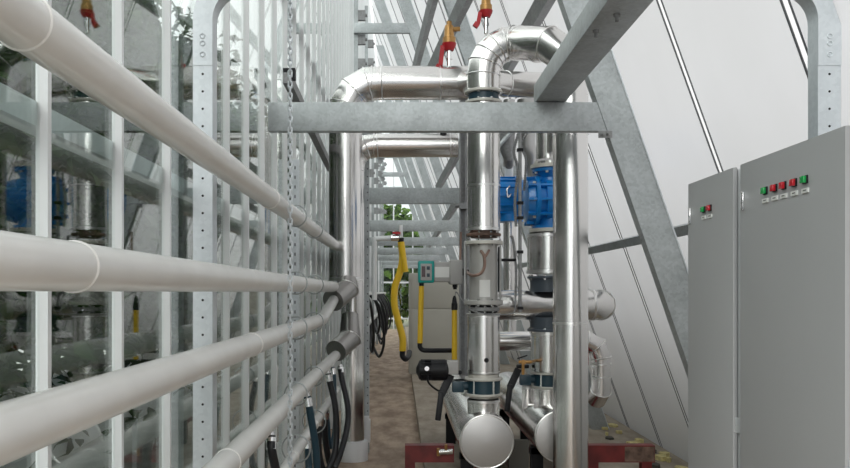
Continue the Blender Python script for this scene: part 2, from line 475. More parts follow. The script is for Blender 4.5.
# braces between the frames, in the plane of the leaning columns
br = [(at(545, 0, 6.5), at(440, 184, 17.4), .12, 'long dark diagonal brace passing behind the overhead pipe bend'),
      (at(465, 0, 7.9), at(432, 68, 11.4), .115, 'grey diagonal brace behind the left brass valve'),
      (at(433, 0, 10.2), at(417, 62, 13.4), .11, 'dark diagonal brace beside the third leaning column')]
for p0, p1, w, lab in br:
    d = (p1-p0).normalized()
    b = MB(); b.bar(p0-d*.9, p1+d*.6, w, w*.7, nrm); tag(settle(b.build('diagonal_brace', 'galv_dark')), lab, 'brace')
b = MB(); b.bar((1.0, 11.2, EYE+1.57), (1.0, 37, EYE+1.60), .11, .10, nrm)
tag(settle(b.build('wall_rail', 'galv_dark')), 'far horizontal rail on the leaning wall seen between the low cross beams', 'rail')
# rail along the leaning wall
b = MB(); b.bar((1.965, -1, EYE+.43), (1.965, 38, EYE+.43), .07, .085, nrm)
tag(settle(b.build('wall_rail', 'galv')), 'horizontal galvanised rail along the leaning white wall', 'rail')
# rail and slotted post beside the glass wall
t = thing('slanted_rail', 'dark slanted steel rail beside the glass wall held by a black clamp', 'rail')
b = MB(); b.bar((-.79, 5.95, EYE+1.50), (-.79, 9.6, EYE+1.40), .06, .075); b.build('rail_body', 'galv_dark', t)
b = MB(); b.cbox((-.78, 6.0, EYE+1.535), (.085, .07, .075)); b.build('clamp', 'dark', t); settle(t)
t = thing('slotted_post', 'slim galvanised slotted post by the glass wall behind the hanging chain', 'post')
b = MB(); b.box((-.86, 6.72, 0), (-.80, 6.76, EYE+1.05)); b.m = 1
for q in range(36): b.box((-.834, 6.719, .06+q*.076), (-.826, 6.7205, .085+q*.076))
b.build('post_body', ['galv_light', 'hole'], t); settle(t)

# ------------------------------------------------------------------ perforated arch
AY, AD = 3.49, .085
t = thing('perforated_arch', 'rounded portal arch of perforated galvanised channel spanning the walkway', 'arch')
xl0, xl1, xr0, xr1 = -.850, -.770, 1.716, 1.811
zj = EYE+.93; zin = EYE+1.25; ri = .13
def leg(x0, x1, name):
    b = MB(); b.box((x0, AY, 0), (x1, AY+AD, zj)); b.m = 1
    xm = (x0+x1)/2; n = int((zj-.05)/.0714)
    for q in range(n):
        z = zj-.035-q*.0714
        b.lathe((xm, AY-.0008, z), (0, 1, 0), [(0, .0052), (.001, .0052)], 8)
    return b.build(name, ['galv_light', 'hole'], t)
leg(xl0, xl1, 'leg'); leg(xr0, xr1, 'leg')
def corner(xi, xo, sgn):
    w = abs(xo-xi); ci = xi+sgn*ri
    inner = [Vector((xi, AY-.003, zj))]+arc((ci, AY-.003, zin-ri), ri, 180 if sgn > 0 else 0, 90, 10, XR, XZ)
    outer = [Vector((xo, AY-.003, zj))]+arc((ci, AY-.003, zin-ri), ri+w, 180 if sgn > 0 else 0, 90, 10, XR, XZ)
    b = MB(); n = len(inner); d = AD+.006
    for p in inner+outer: b.v.append(p)
    for p in inner+outer: b.v.append(p+XF*d)
    for i in range(n-1):
        b.quad(i, i+1, n+i+1, n+i); b.quad(2*n+i, 2*n+i+1, 3*n+i+1, 3*n+i)
        b.quad(i, i+1, 2*n+i+1, 2*n+i); b.quad(n+i, n+i+1, 3*n+i+1, 3*n+i)
    b.quad(0, n, 3*n, 2*n); b.quad(n-1, 2*n-1, 4*n-1, 3*n-1)
    xm = (xi+xo)/2
    for z in (zj+.045, zj+.09, zj+.12): b.ring((xm, AY-.004, z), (0, 1, 0), .010, .0025, 14, 6)
    b.build('corner_bend', 'galv_light', t)
    return ci
ca = corner(xl1, xl0, 1); cb = corner(xr0, xr1, -1)
b = MB(); b.box((ca, AY, zin), (cb, AY+AD, zin+.085)); b.build('top_rail', 'galv_light', t)
settle(t)

# ------------------------------------------------------------------ white pipes along the glass wall
PX, PR = -.63, .048
def wpipe(z, y0, y1, label, seams=(), r=PR, name='heating_pipe', group='white heating pipes along the glass wall', m='white_paint'):
    t = thing(name, label, 'pipe', group)
    b = MB(); b.cyl((PX, y0, EYE+z), (PX, y1, EYE+z), r, 36); b.build('pipe_body', m, t)
    for y in seams:
        b = MB(); b.ring((PX, y, EYE+z), (0, 1, 0), r+.0005, .0035, 40, 6); b.build('weld_seam', m, t)
    return settle(t)
wpipe(.4528, -.6, 8.32, 'topmost white pipe slanting down across the glass wall', (1.42, 4.1))
wpipe(.049, -.6, 8.32, 'white pipe at eye height, second from the top', (1.64, 4.6))
wpipe(-.223, -.6, 6.8, 'third white pipe from the top, ending in a steel elbow', (3.6,))
wpipe(-.621, -.6, 8.3, 'fourth white pipe, lowest of the thick ones', (3.1,))
wpipe(-.97, -.6, 8.45, 'thin stained white pipe lowest on the glass wall', (5.0, 6.2), .034)
wpipe(-.05, 9.4, 36, 'white pipe beyond the tall steel risers, carrying black hoses', (14, 20), .05)
wpipe(-.62, 9.4, 36, 'lower white pipe beyond the tall steel risers, behind the hoses', (14, 20), .05)
names = ['topmost white pipe', 'second white pipe', 'third white pipe', 'fourth white pipe', 'thin lowest white pipe']
for (z, R), nm in zip(((.4528, .064), (.049, .068), (-.223, .068), (-.621, .070), (-.95, .086)), names):
    for y, wh in ((5.12, 'nearer'), (6.2, 'farther')):
        b = MB(); b.ring((PX+.004, y, EYE+z+.006), (.12, 1, .05), R, .0045, 36, 8)
        tag(settle(b.build('pipe_ring', 'galv')), '%s wire hanger ring around the %s' % (wh, nm), 'hanger ring', 'wire hanger rings on the white pipes')
# hanging chain in front of the pipes
b = MB(); zc = EYE+1.75; i = 0
CX, CY = -.560, 4.33
while zc > EYE-1.0:
    e = XR if i % 2 == 0 else XF
    pts = arc((CX, CY, zc+.010), .0085, 0, 180, 5, e, XZ)+arc((CX, CY, zc-.010), .0085, 180, 360, 5, e, XZ)
    b.tube(pts, .0052, 6, closed=True); zc -= .029; i += 1
tag(settle(b.build('hanging_chain', 'galv_light')), 'steel chain hanging straight down in front of the white pipes', 'chain')

# ------------------------------------------------------------------ tall clad risers on the left
def clad(parent, pts, r, name='cladding', m='clad', seg=40, seams=True):
    b = MB(); b.tube(pts, r, seg); o = b.build(name, m, parent)
    rl = r if isinstance(r, list) else [r]*len(pts)
    if seams:
        P = [Vector(p) for p in pts]
        for i in range(1, len(P)-1):
            tin = (P[i]-P[i-1]).normalized(); to = (P[i+1]-P[i]).normalized(); nb = (tin+to).normalized()
            # a thin bead that follows the mitre cut
            a = Vector((0,0,1)) if abs(tin.z) < .9 else Vector((1,0,0))
            u = tin.cross(a).normalized(); w = tin.cross(u); dn = tin.dot(nb); ring = []
            for j in range(seg):
                o_ = (u*math.cos(2*math.pi*j/seg)+w*math.sin(2*math.pi*j/seg))*(rl[i]+.001)
                ring.append(P[i]+o_-tin*(o_.dot(nb)/dn))
            sb = MB(); sb.tube(ring, .005, 6, closed=True); sb.build('seam_bead', 'seam', parent)
    return o
YA = 8.45; RA = .165
v0 = at(345.5, 281, YA); zA = EYE+(292-83)*YA/F
t = thing('clad_riser', 'fat stainless clad riser beside the glass wall that turns right overhead', 'clad pipe')
top = Vector((v0.x, YA, zA))
pts = [v0, Vector((v0.x, YA, zA-.36))]+arc((v0.x+.30, YA, zA-.30), .30, 165, 105, 2, XR, XZ)+[Vector((v0.x+.36, YA, zA)), Vector((.80, YA, zA))]
clad(t, pts, RA)
for px in (372, 440): seam(t, at(px, 83, YA), XR, RA)
seam(t, v0+Vector((0, 0, .02)), XZ, RA, .03)
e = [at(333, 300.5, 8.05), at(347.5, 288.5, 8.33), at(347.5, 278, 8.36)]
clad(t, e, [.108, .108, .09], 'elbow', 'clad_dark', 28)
b = MB(); b.cyl(Vector((.655, YA, zA-.0)), Vector((.80, 7.4, zA-.2)), .12); b.build('branch', 'clad', t)
b = MB(); b.tube([Vector((PX, 6.78, EYE-.223)), Vector((PX, 6.86, EYE-.222)), at(334, 299.5, 8.08)], PR, 28); b.build('white_bend', 'white_paint', t)
settle(t)
YB = 8.87; RB = .122
t = thing('clad_riser', 'stainless clad riser on a white collar, next to the brown walkway', 'clad pipe')
xb = (352.5-400)*YB/F; zB = EYE+(292-145.5)*YB/F
pts = [Vector((xb, YB, .03)), Vector((xb, YB, zB-.26))]+arc((xb+.22, YB, zB-.22), .22, 160, 110, 2, XR, XZ)+[Vector((xb+.26, YB, zB)), Vector((.60, YB, zB))]
clad(t, pts, RB)
for px in (374, 450): seam(t, at(px, 145.5, YB), XR, RB)
kp = at(443, 134, YB); b = MB(); b.lathe((kp.x, YB-.05, kp.z-.05), XZ, [(0, .035), (.09, .035), (.10, .02)], 14); b.build('knob', 'dark', t)
b = MB(); b.lathe((xb, YB, 0), XZ, [(0, .15), (.0, .162), (.19, .162), (.205, .155), (.205, .12)], 36); b.build('base_collar', 'white_pvc', t, )
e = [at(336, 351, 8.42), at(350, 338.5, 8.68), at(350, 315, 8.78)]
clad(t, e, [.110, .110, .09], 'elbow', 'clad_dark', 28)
settle(t)
b = MB(); b.box((-.415, 9.25, 0), (-.335, 9.33, EYE+1.85)); b.m = 1
for q in range(40): b.lathe((-.352, 9.2495, .2+.085*q), (0, 1, 0), [(0, .007), (.001, .007)], 8)
tag(settle(b.build('channel_post', ['galv', 'hole'])), 'galvanised channel post just right of the clad risers', 'post')
t = thing('junction_box', 'small white junction box low on the channel post by the walkway', 'junction box')
c = at(367, 429, 9.15)
b = MB(); b.box((c.x-.055, 9.1, c.z-.14), (c.x+.035, 9.245, c.z+.10)); b.build('box_body', 'white_pvc', t, bevel=.01)
b = MB(); b.box((c.x-.045, 9.09, c.z-.02), (c.x+.025, 9.11, c.z+.15)); b.build('lid', 'white_pvc', t, bevel=.008); settle(t)

# dark hoses on the front pipes
def hose(pts, r, label, m='rubber', group='dark hoses under the white pipes', fit=True):
    t = thing('supply_hose', label, 'hose', group)
    P = smooth_path(pts, 8); b = MB(); b.tube(P, r, 14); b.build('hose_body', m, t)
    if fit:
        for i, j in ((0, 1), (-1, -2)):
            d = (P[j]-P[i]).normalized()
            b = MB(); b.lathe(P[i]-d*.02, d, [(0, r*.8), (.03, r*.8), (.03, r*1.25), (.05, r*1.25), (.05, r*1.12), (.085, r*1.12)], 12); b.build('fitting', 'chrome', t)
    return settle(t)
za = EYE-.621-PR; zb5 = EYE-.97-.034
hose([(PX+.03, 3.95, za), (PX+.04, 3.93, za-.08), (PX+.07, 4.05, za-.3), (PX+.10, 4.25, za-.55), (PX+.08, 4.6, za-.6), (PX+.02, 4.75, za-.45), (PX, 4.8, zb5)], .021,
     'black hose hanging nearest, with a chrome ring under the fourth pipe')
hose([(PX+.035, 5.45, za), (PX+.05, 5.45, za-.08), (PX+.085, 5.5, za-.35), (PX+.09, 5.55, za-.62), (PX+.06, 5.7, za-.72), (PX+.01, 5.8, za-.55), (PX, 5.82, zb5)], .024,
     'dark teal hose hanging straight beside the chain', 'hose_blue')
hose([(PX+.04, 7.0, za), (PX+.05, 7.0, za-.06), (PX+.10, 7.0, za-.3), (PX+.10, 6.98, za-.62), (PX+.03, 6.85, za-.78), (PX-.02, 6.8, za-.6), (PX-.01, 6.8, zb5)], .026,
     'black hose bowing down between the chain and the clad risers')
hose([(PX+.075, 7.9, za-.03), (PX+.09, 7.85, za-.12), (PX+.155, 7.8, za-.42), (PX+.13, 7.6, za-.66), (PX+.05, 7.35, za-.86), (PX, 7.2, za-.6), (PX, 7.15, zb5)], .027,
     'black hose curving down right in front of the clad riser')
hose([(PX+.03, 7.55, za), (PX+.045, 7.53, za-.1), (PX+.06, 7.45, za-.5), (PX+.03, 7.3, za-.66), (PX, 7.28, zb5)], .02,
     'thin dark teal hose short of the clad riser', 'hose_blue')
# black hose loops far down the wall
for i in range(11):
    y = 14.6+i*1.35; zt_ = EYE-.06; dp = 1.0+.22*math.sin(i*2.1); g_ = .10+.16*abs(math.sin(i*1.7))
    x = PX+.07
    hose([(x, y, zt_), (x+g_*.7, y+.05, zt_-.25), (x+g_, y+.25, zt_-dp*.7), (x+g_*.6, y+.5, zt_-dp), (x, y+.8, zt_-dp*.75), (x-.02, y+.9, EYE-.62)], .026,
         'black hose loop on the far white pipe beside the walkway', 'rubber', 'black hose loops along the walkway', False)

# ------------------------------------------------------------------ front pipe column
YC = 6.6; XC = (483.5-400)*YC/F; RC = .128
def zc_(py, Y=YC): return EYE+(292-py)*Y/F
def vcyl(parent, x, Y, p0, p1, r, name, m, seg=36):
    z0, z1 = zc_(p1, Y), zc_(p0, Y); b = MB(); b.cyl((x, Y, z0), (x, Y, z1), r, seg); return b.build(name, m, parent)
def flange(parent, x, Y, py, r, th, m, bolts=8, name='flange', bm='chrome'):
    z = zc_(py, Y); b = MB(); b.lathe((x, Y, z-th/2), XZ, [(0, r-.004), (.004, r), (th-.004, r), (th, r-.004)], 40)
    f = b.build(name, m, parent)
    if bolts:
        for i in range(bolts):
            a = 2*math.pi*(i+.5)/bolts
            p = Vector((x+math.cos(a)*(r-.016), Y+math.sin(a)*(r-.016), z-th/2-.012))
            b = MB(); b.lathe(p, XZ, [(0, .008), (.01, .010), (th+.014, .010), (th+.024, .008)], 6); b.build('bolt', bm, f)
    return f
t = thing('pump_column', 'foremost vertical stainless clad pipe with a rusty flanged grey section', 'pipe column')
vcyl(t, XC, YC, 101, 231, RC, 'cladding', 'clad')
seam(t, (XC, YC, zc_(186)), XZ, RC, .014); seam(t, (XC, YC, zc_(229)), XZ, RC, .018)
vcyl(t, XC, YC, 231, 238, .10, 'rusty_neck', 'rust')
flange(t, XC, YC, 235, .135, .022, 'rust'); flange(t, XC, YC, 243, .15, .028, 'flange')
vcyl(t, XC, YC, 244, 302, .108, 'pump_body', 'grey_iron')
b = MB(); b.cyl((XC-.145, YC-.03, zc_(300)), (XC-.145, YC-.03, zc_(242)), .012, 10); b.cyl((XC+.125, YC-.05, zc_(300)), (XC+.125, YC-.05, zc_(246)), .008, 8); b.build('tie_rod', 'clad_dull', t)
b = MB(); n = 7
for i in range(n):
    a0 = math.radians(-112+44*i/n); a1 = math.radians(-112+44*(i+1)/n); rr = .1095
    b.prism([(XC+math.cos(a0)*rr, YC+math.sin(a0)*rr, zc_(297)), (XC+math.cos(a1)*rr, YC+math.sin(a1)*rr, zc_(297)), (XC+math.cos(a1)*rr, YC+math.sin(a1)*rr, zc_(280)), (XC+math.cos(a0)*rr, YC+math.sin(a0)*rr, zc_(280))], (0, -.001, 0))
pl = b.build('paper_label', 'paper', t)
pl.location = (.02, 0, 0)
flange(t, XC, YC, 302.5, .15, .034, 'grey_iron'); flange(t, XC, YC, 309, .125, .03, 'galv_dark', 10); 
vcyl(t, XC, YC, 304, 316, .10, 'collar', 'dark')
flange(t, XC, YC, 314, .135, .012, 'grey_iron', 0)
vcyl(t, XC, YC, 315, 373, RC-.004, 'lower_cladding', 'clad')
seam(t, (XC, YC, zc_(316)), XZ, RC-.004); seam(t, (XC, YC, zc_(372)), XZ, RC-.004, .014)
b = MB(); b.lathe((XC+.01, YC-RC+.012, zc_(359)), (0, -1, 0), [(0, .018), (.012, .018)], 14); b.build('port_plug', 'hole', t)
settle(t)
# overhead flanges and bend to the big right-hand riser
YD = 6.2; XD = (570.5-400)*YD/F; RD = .127
zH = zc_(43, YC); zHD = zc_(43, YD)
t = thing('overhead_bend', 'stainless clad bend arching overhead between two vertical pipes', 'clad pipe')
bend = [Vector((XC, YC, zc_(90))), Vector((XC, YC, zc_(78)))]
cz = zc_(78); r_ = .235
mid = Vector((XC+r_, YC, zH))
q = arc((XC+r_, YC, zH-r_), r_, 180, 90, 5, XR, XZ)
bend = [Vector((XC, YC, zc_(92))), Vector((XC, YC, zH-r_-.02))]+q[1:-1]+[Vector((XC+r_, YC, zH))]
dx = XD-.13
bend += [Vector((dx-.02, YD+.06, zHD+.01)), Vector((XD-.035, YD+.01, zHD-.09)), Vector((XD, YD, zHD-.25)), Vector((XD, YD, zc_(131, YD)))]
clad(t, bend, RC)
for px in (522, 538):
    f_ = (px-400)*6.4/F; seam(t, (f_, YC-(f_-XC-r_)/(dx-XC-r_)*(YC-YD-.06), zH+(zHD-zH)*(f_-XC-r_)/(dx-XC-r_)), (dx-.02-XC-r_, YD+.06-YC, zHD+.01-zH), RC+.001, .016)
settle(t)
t = thing('compensator', 'dark teal coupling between cream flanges under the overhead bend', 'pipe coupling')
flange(t, XC, YC, 92.5, .146, .022, 'flange'); vcyl(t, XC, YC, 93, 104, .118, 'coupling_body', 'blue_dark'); flange(t, XC, YC, 103, .146, .022, 'flange'); settle(t)
# smaller branch pipe behind the bend
t = thing('branch_pipe', 'smaller stainless clad pipe branching right below the overhead bend', 'clad pipe')
zK = EYE+(292-85.5)*6.9/F; xk = (547-400)*6.9/F
clad(t, [Vector((XC+.02, YC+.05, zK-.02)), Vector((XC+.2, 6.85, zK)), Vector((xk, 6.9, zK)), Vector((xk+.1, 6.9, zK-.09)), Vector((xk+.1, 6.9, zK-.55))], .102)
seam(t, ((516-400)*6.9/F, 6.88, zK), XR, .102, .014)
settle(t)
# big riser in front on the right
t = thing('clad_riser', 'tall stainless clad riser standing in front of the blue pumps', 'clad pipe')
b = MB(); b.cyl((XD, YD, 0), (XD, YD, zc_(131, YD)), RD, 44); b.build('cladding', 'clad', t)
seam(t, (XD, YD, zc_(323, YD)), XZ, RD, .016); seam(t, (XD, YD, zc_(134, YD)), XZ, RD, .016)
b = MB(); b.cyl((XD+.118, YD+.10, 0), (XD+.118, YD+.10, zc_(131, YD)), .014, 12); b.build('side_conduit', 'clad_dull', t)
settle(t)

# manifolds lying along the walkway
def manifold(X, Yf, label, necks):
    t = thing('header_pipe', label, 'header pipe', 'horizontal stainless header pipes')
    z = EYE-1.11; r = .2
    b = MB(); b.lathe((X, Yf, z), XF, [(.0, r-.004), (.012, r), (3.2, r), (3.22, r-.02)], 56); b.build('shell', 'clad', t)
    b = MB(); b.lathe((X, Yf, z), (0, -1, 0), [(-.004, r-.006), (.004, r-.008), (.007, r-.02), (.009, .02), (.010, .002)], 56); b.build('end_cap', 'clad_dull', t)
    b = MB(); b.ring((X, Yf, z), XF, r-.003, .007, 56, 8); b.build('end_rim', 'seam', t)
    for (x, y, rr, p) in necks:
        b = MB(); b.cyl((x, y, z), (x, y, zc_(p, y)), rr, 32); nk = b.build('neck', 'clad', t)
        seam(t, (x, y, zc_(p, y)-.01), XZ, rr, .02, 'neck_collar')
    for y in (Yf+.45, Yf+2.6):
        b = MB(); b.box((X-.16, y, .16), (X-.06, y+.06, z-.15)); b.box((X+.06, y, .16), (X+.16, y+.06, z-.15)); b.box((X-.17, y, z-.22), (X+.17, y+.06, z-.17)); b.build('saddle', 'dark', t)
    return settle(t)
manifold(.642, 6.3, 'stainless header pipe ending in a round cap below the foremost column', [(XC, YC, .124, 399), (.642, 7.7, .09, 385), (.642, 8.6, .11, 380)])
YE_ = 7.0; XE_ = (549-400)*YE_/F
manifold(1.235, 6.52, 'stainless header pipe half hidden behind the tall front riser', [(XE_, YE_, .124, 386), (1.235, 7.7, .09, 385), (XE_-.13, 7.3, .05, 386)])
# butterfly valves
def bvalve(x, Y, p_top, p0, p1, p_bot, label, side):
    t = thing('butterfly_valve', label, 'valve', 'butterfly valves on the header pipes')
    flange(t, x, Y, p_top, .148, .019, 'flange', 0); flange(t, x, Y, p_bot, .148, .019, 'flange', 0)
    vcyl(t, x, Y, p0, p1, .128, 'valve_body', 'blue_dark')
    vcyl(t, x, Y, p_top-5, p_top, .118, 'gasket_ring', 'flange')
    vcyl(t, x, Y, p_bot, p_bot+3.5, .112, 'lower_collar', 'flange')
    zm = zc_((p0+p1)/2, Y)
    b = MB(); b.cyl((x, Y, zm), (x-.24, Y-.02, zm+.01), .034, 14); b.cbox((x-.2, Y-.02, zm), (.09, .07, .085)); b.build('spindle_housing', 'blue_dark', t, bevel=.008)
    b = MB(); b.bar((x-.27, Y-.02, zm+.11), (x-.17, Y-.02, zm+.11), .06, .03)
    b.bar((x-.255, Y-.03, zm+.09), (x-.335, Y-.09, zm-.06), .03, .06, (1, 0, 0)); b.bar((x-.33, Y-.085, zm-.03), (x-.36, Y-.11, zm-.25), .035, .045, (1, 0, 0)); b.build('lever', 'dark', t, bevel=.01)
    b = MB()
    for a in (-128, -62, 40, 140):
        c_ = Vector((x+.136*math.cos(math.radians(a)), Y+.136*math.sin(math.radians(a)), zc_(p_bot+1, Y)))
        b.cyl(c_, Vector((c_.x, c_.y, zc_(p_top-1, Y))), .008, 8)
    b.build('tie_bolt', 'chrome', t)
    return settle(t)
bvalve(XC, YC, 378.5, 379, 393.5, 394, 'dark teal butterfly valve below the foremost column', -1)
bvalve(XE_, YE_, 372.5, 373, 386, 386.5, 'dark teal butterfly valve partly hidden behind the tall front riser', -1)
t = thing('valve_motor', 'black valve motor sticking out over the plinth, left of the columns', 'motor')
mc = at(431, 370, YC-.02)
b = MB(); b.lathe((mc.x-.10, mc.y, mc.z), XR, [(-.015, .02), (0, .05), (.01, .075), (.05, .078), (.05, .07), (.10, .07), (.10, .08), (.22, .08), (.235, .05)], 28)
for i in range(16):
    a = math.pi*2*i/16; b.bar((mc.x-.08, mc.y+math.cos(a)*.075, mc.z+math.sin(a)*.075), (mc.x+.11, mc.y+math.cos(a)*.075, mc.z+math.sin(a)*.075), .006, .014, (0, math.cos(a), math.sin(a)))
b.build('motor_body', 'dark', t)
b = MB(); b.box((mc.x+.12, mc.y-.05, mc.z-.03), (mc.x+.21, mc.y+.05, mc.z+.075)); b.build('gear_block', 'meter_grey', t, bevel=.008)
b = MB(); b.lathe((mc.x-.035, mc.y-.06, mc.z+.02), (0, -1, 0), [(0, .014), (.03, .014), (.03, .018), (.045, .018)], 10); b.build('cable_gland', 'chrome', t)
b = MB(); b.tube(smooth_path([(mc.x-.03, mc.y-.08, mc.z-.02), (mc.x-.02, mc.y-.09, mc.z-.09), (mc.x+.05, mc.y-.07, mc.z-.15), (mc.x+.12, mc.y-.02, mc.z-.17)]), .008, 8); b.build('cable', 'dark', t)
settle(t)

# ------------------------------------------------------------------ rear column: blue pumps, cross header
t = thing('pump_column', 'vertical stainless column under the blue pumps, behind the tall front riser', 'pipe column')
vcyl(t, XE_, YE_, 100, 160, .105, 'upper_cladding', 'clad'); 
vcyl(t, XE_, YE_, 234, 273, .178, 'cladding', 'clad'); seam(t, (XE_, YE_, zc_(272, YE_)), XZ, .18, .03); seam(t, (XE_, YE_, zc_(236, YE_)), XZ, .178, .02)
vcyl(t, XE_, YE_, 277, 292, .155, 'upper_coupling', 'slate'); flange(t, XE_, YE_, 277.5, .178, .02, 'slate')
vcyl(t, XE_, YE_, 317, 331, .155, 'lower_coupling', 'slate'); flange(t, XE_, YE_, 330, .178, .02, 'slate')
vcyl(t, XE_, YE_, 332, 371, .150, 'lower_cladding', 'clad'); seam(t, (XE_, YE_, zc_(333, YE_)), XZ, .152, .03)
settle(t)
t = thing('cross_header', 'horizontal stainless clad pipe between the columns, capped at the right', 'clad pipe')
zh = EYE+(292-305)*YE_/F; rh = .124
clad(t, [Vector((XC+.05, YE_-.02, zh)), Vector((1.56, YE_, zh)), Vector((1.66, YE_+.06, zh)), Vector((1.70, YE_+.22, zh))], rh)
for px in (516, 593): seam(t, ((px-400)*YE_/F, YE_, zh), XR, rh, .016)
settle(t)
t = thing('drain_pipe', 'thin stainless clad pipe turning down right of the tall front riser', 'clad pipe')
YJ = 7.55; zj_ = EYE+(292-341)*YJ/F; xj = (601-400)*YJ/F; rj = .086
clad(t, [Vector(((499-400)*YJ/F, YJ, zj_)), Vector((xj-.13, YJ, zj_)), Vector((xj-.035, YJ, zj_-.05)), Vector((xj, YJ, zj_-.15)), Vector((xj, YJ, zc_(391, YJ))), Vector((xj-.01, YJ+.13, zc_(399, YJ)-.02))], rj)
for p in (364, 377): seam(t, (xj, YJ, zc_(p, YJ)), XZ, rj, .012)
b = MB(); b.cyl((xj-.16, YJ-.09, zc_(364, YJ)), (xj-.16, YJ-.09, zc_(352, YJ)), .03, 12); b.cyl((xj-.16, YJ-.09, zc_(364, YJ)), (xj-.16, YJ+.02, zj_), .012, 8); b.build('red_tap', 'red', t)
settle(t)
def pump(x, Y, p_top, p_bot, s, label, pipe_top):
    """s = radius of the casing"""
    t = thing('circulation_pump', label, 'pump', 'blue circulation pumps')
    z1, z0 = zc_(p_top, Y), zc_(p_bot, Y); H = z1-z0; zm = (z0+z1)/2-.02
    b = MB(); b.lathe((x, Y, z1-.0), (0, 0, -1), [(0, s*.72), (.03, s*.72), (.03, s*.62), (H*.16, s*.5), (H*.3, s*.55)], 32); b.build('inlet_funnel', 'blue', t)
    b = MB(); b.lathe((x-s*1.05, Y, zm), XR, [(0, s*.55), (.02, s*.8), (.07, s*.86), (.08, s*.98), (.11, s*.98), (.115, s*.8), (.16, s*.78), (.165, s*.9), (.30, s*.92), (s*2.0, s*.78), (s*2.1, s*.5)], 36)
    b.build('casing', 'blue', t)
    b = MB()
    for i in range(10):
        a = 2*math.pi*i/10; b.bar((x-s*1.0, Y+math.cos(a)*s*.88, zm+math.sin(a)*s*.88), (x-s*1.05+.30, Y+math.cos(a)*s*.9, zm+math.sin(a)*s*.9), .018, .03, (0, math.cos(a), math.sin(a)))
    b.build('rib', 'blue', t)
    b = MB(); b.lathe((x, Y, z0), XZ, [(0, s*.75), (.025, s*.75), (.025, s*.6), (H*.3, s*.6)], 32); b.build('outlet', 'blue', t)
    b = MB(); b.lathe((x, Y, z1), XZ, [(0, s*.80), (.03, s*.80)], 32); b.build('top_flange', 'flange', t)
    b = MB(); b.lathe((x, Y, z0-.03), XZ, [(0, s*.85), (.03, s*.85)], 32); b.build('bottom_flange', 'flange', t)
    b = MB()
    for a in range(0, 360, 45):
        b.lathe((x-s*1.05+.075, Y+math.cos(math.radians(a))*s*.9, zm+math.sin(math.radians(a))*s*.9), (-1, 0, 0), [(0, .012), (.022, .012)], 6)
        b.lathe((x+math.cos(math.radians(a+20))*s*.66, Y+math.sin(math.radians(a+20))*s*.66, z1-.045), XZ, [(0, .012), (.1, .012)], 6)
    b.build('bolt', 'flange', t)
    b = MB(); b.cyl((x, Y, z1+.03), (x, Y, zc_(pipe_top, Y)), s*.55, 24); b.build('riser_stub', 'clad', t)
    return settle(t)
pump(XE_+.02, YE_, 169, 229, .215, 'bright blue circulation pump next to the tall front riser', 162)
# motor-end pump further back, seen between column and conduits
t = thing('circulation_pump', 'blue pump with a white neck directly right of the foremost column', 'pump', 'blue circulation pumps')
YP = 8.1; c = at(512, 198, YP)
b = MB(); b.lathe((c.x-.18, YP, c.z), XR, [(0, .14), (.02, .19), (.20, .19), (.20, .21), (.23, .21), (.23, .18), (.34, .17), (.36, .1)], 32); b.build('casing', 'blue', t)
b = MB()
for i in range(14):
    a = 2*math.pi*i/14; b.bar((c.x-.16, YP+math.cos(a)*.19, c.z+math.sin(a)*.19), (c.x+.02, YP+math.cos(a)*.19, c.z+math.sin(a)*.19), .012, .025, (0, math.cos(a), math.sin(a)))
b.build('rib', 'blue', t)
b = MB(); b.cyl((c.x-.02, YP, zc_(222, YP)), (c.x-.02, YP, c.z), .13, 24); b.build('outlet', 'blue', t)
b = MB(); b.cyl((at(509, 0, YP).x, YP, c.z+.1), (at(509, 0, YP).x, YP, zc_(166, YP)), .04, 18); b.build('neck', 'white_pvc', t)
b = MB(); b.cyl((at(509, 0, YP).x, YP, zc_(166, YP)), (at(509, 0, YP).x, YP, zc_(100, YP)), .055, 18); b.build('riser_stub', 'clad_dull', t)
b = MB(); b.cyl((c.x-.02, YP, zc_(350, YP)), (c.x-.02, YP, zc_(222, YP)), .062, 22); b.build('outlet_pipe', 'clad', t)
b = MB(); b.tube(smooth_path([at(510, 186, YP-.2), at(507, 190, YP-.22), at(508, 197, YP-.22), at(511, 194, YP-.2)], 4), .008, 8); b.build('lifting_eye', 'chrome', t)
settle(t)
# slim conduits and cable hoses between the columns
t = thing('conduit_pole', 'slim steel conduit pole with dark clamps between the columns', 'conduit')
YQ = 6.75; xq = (520-400)*YQ/F
b = MB(); b.cyl((xq, YQ, zc_(312, YQ)), (xq, YQ, zc_(128, YQ)), .014, 12); b.build('pole', 'galv_dark', t)
for p in (150, 203, 218, 252, 308):
    b = MB(); b.box((xq-.024, YQ-.022, zc_(p, YQ)-.012), (xq+.024, YQ+.022, zc_(p, YQ)+.012)); b.build('clamp', 'dark', t)
settle(t)
def flexi(pts, r, pitch, label, m='galv_dark'):
    P = smooth_path(pts, 14); b = MB(); b.tube(P, r*.8, 10)
    L = 0; nxt = 0
    for i in range(len(P)-1):
        d = (P[i+1]-P[i]); l = d.length; 
        while nxt <= L+l:
            f = (nxt-L)/l; b.ring(P[i]+d*f, d, r*.85, r*.28, 12, 5); nxt += pitch
        L += l
    return tag(settle(b.build('flexible_conduit', m)), label, 'conduit', 'flexible grey conduits between the columns')
flexi([at(515.5, 296, 6.82), at(516, 270, 6.82), at(513, 240, 6.82), at(510, 236, 6.82)], .012, .018, 'corrugated conduit left of the slim pole, at mid height')
flexi([at(516, 226, 6.82), at(515, 200, 6.82), at(518, 170, 6.82), at(514, 152, 6.82), at(519, 131, 6.82)], .013, .02, 'corrugated conduit left of the slim pole, level with the blue pumps')
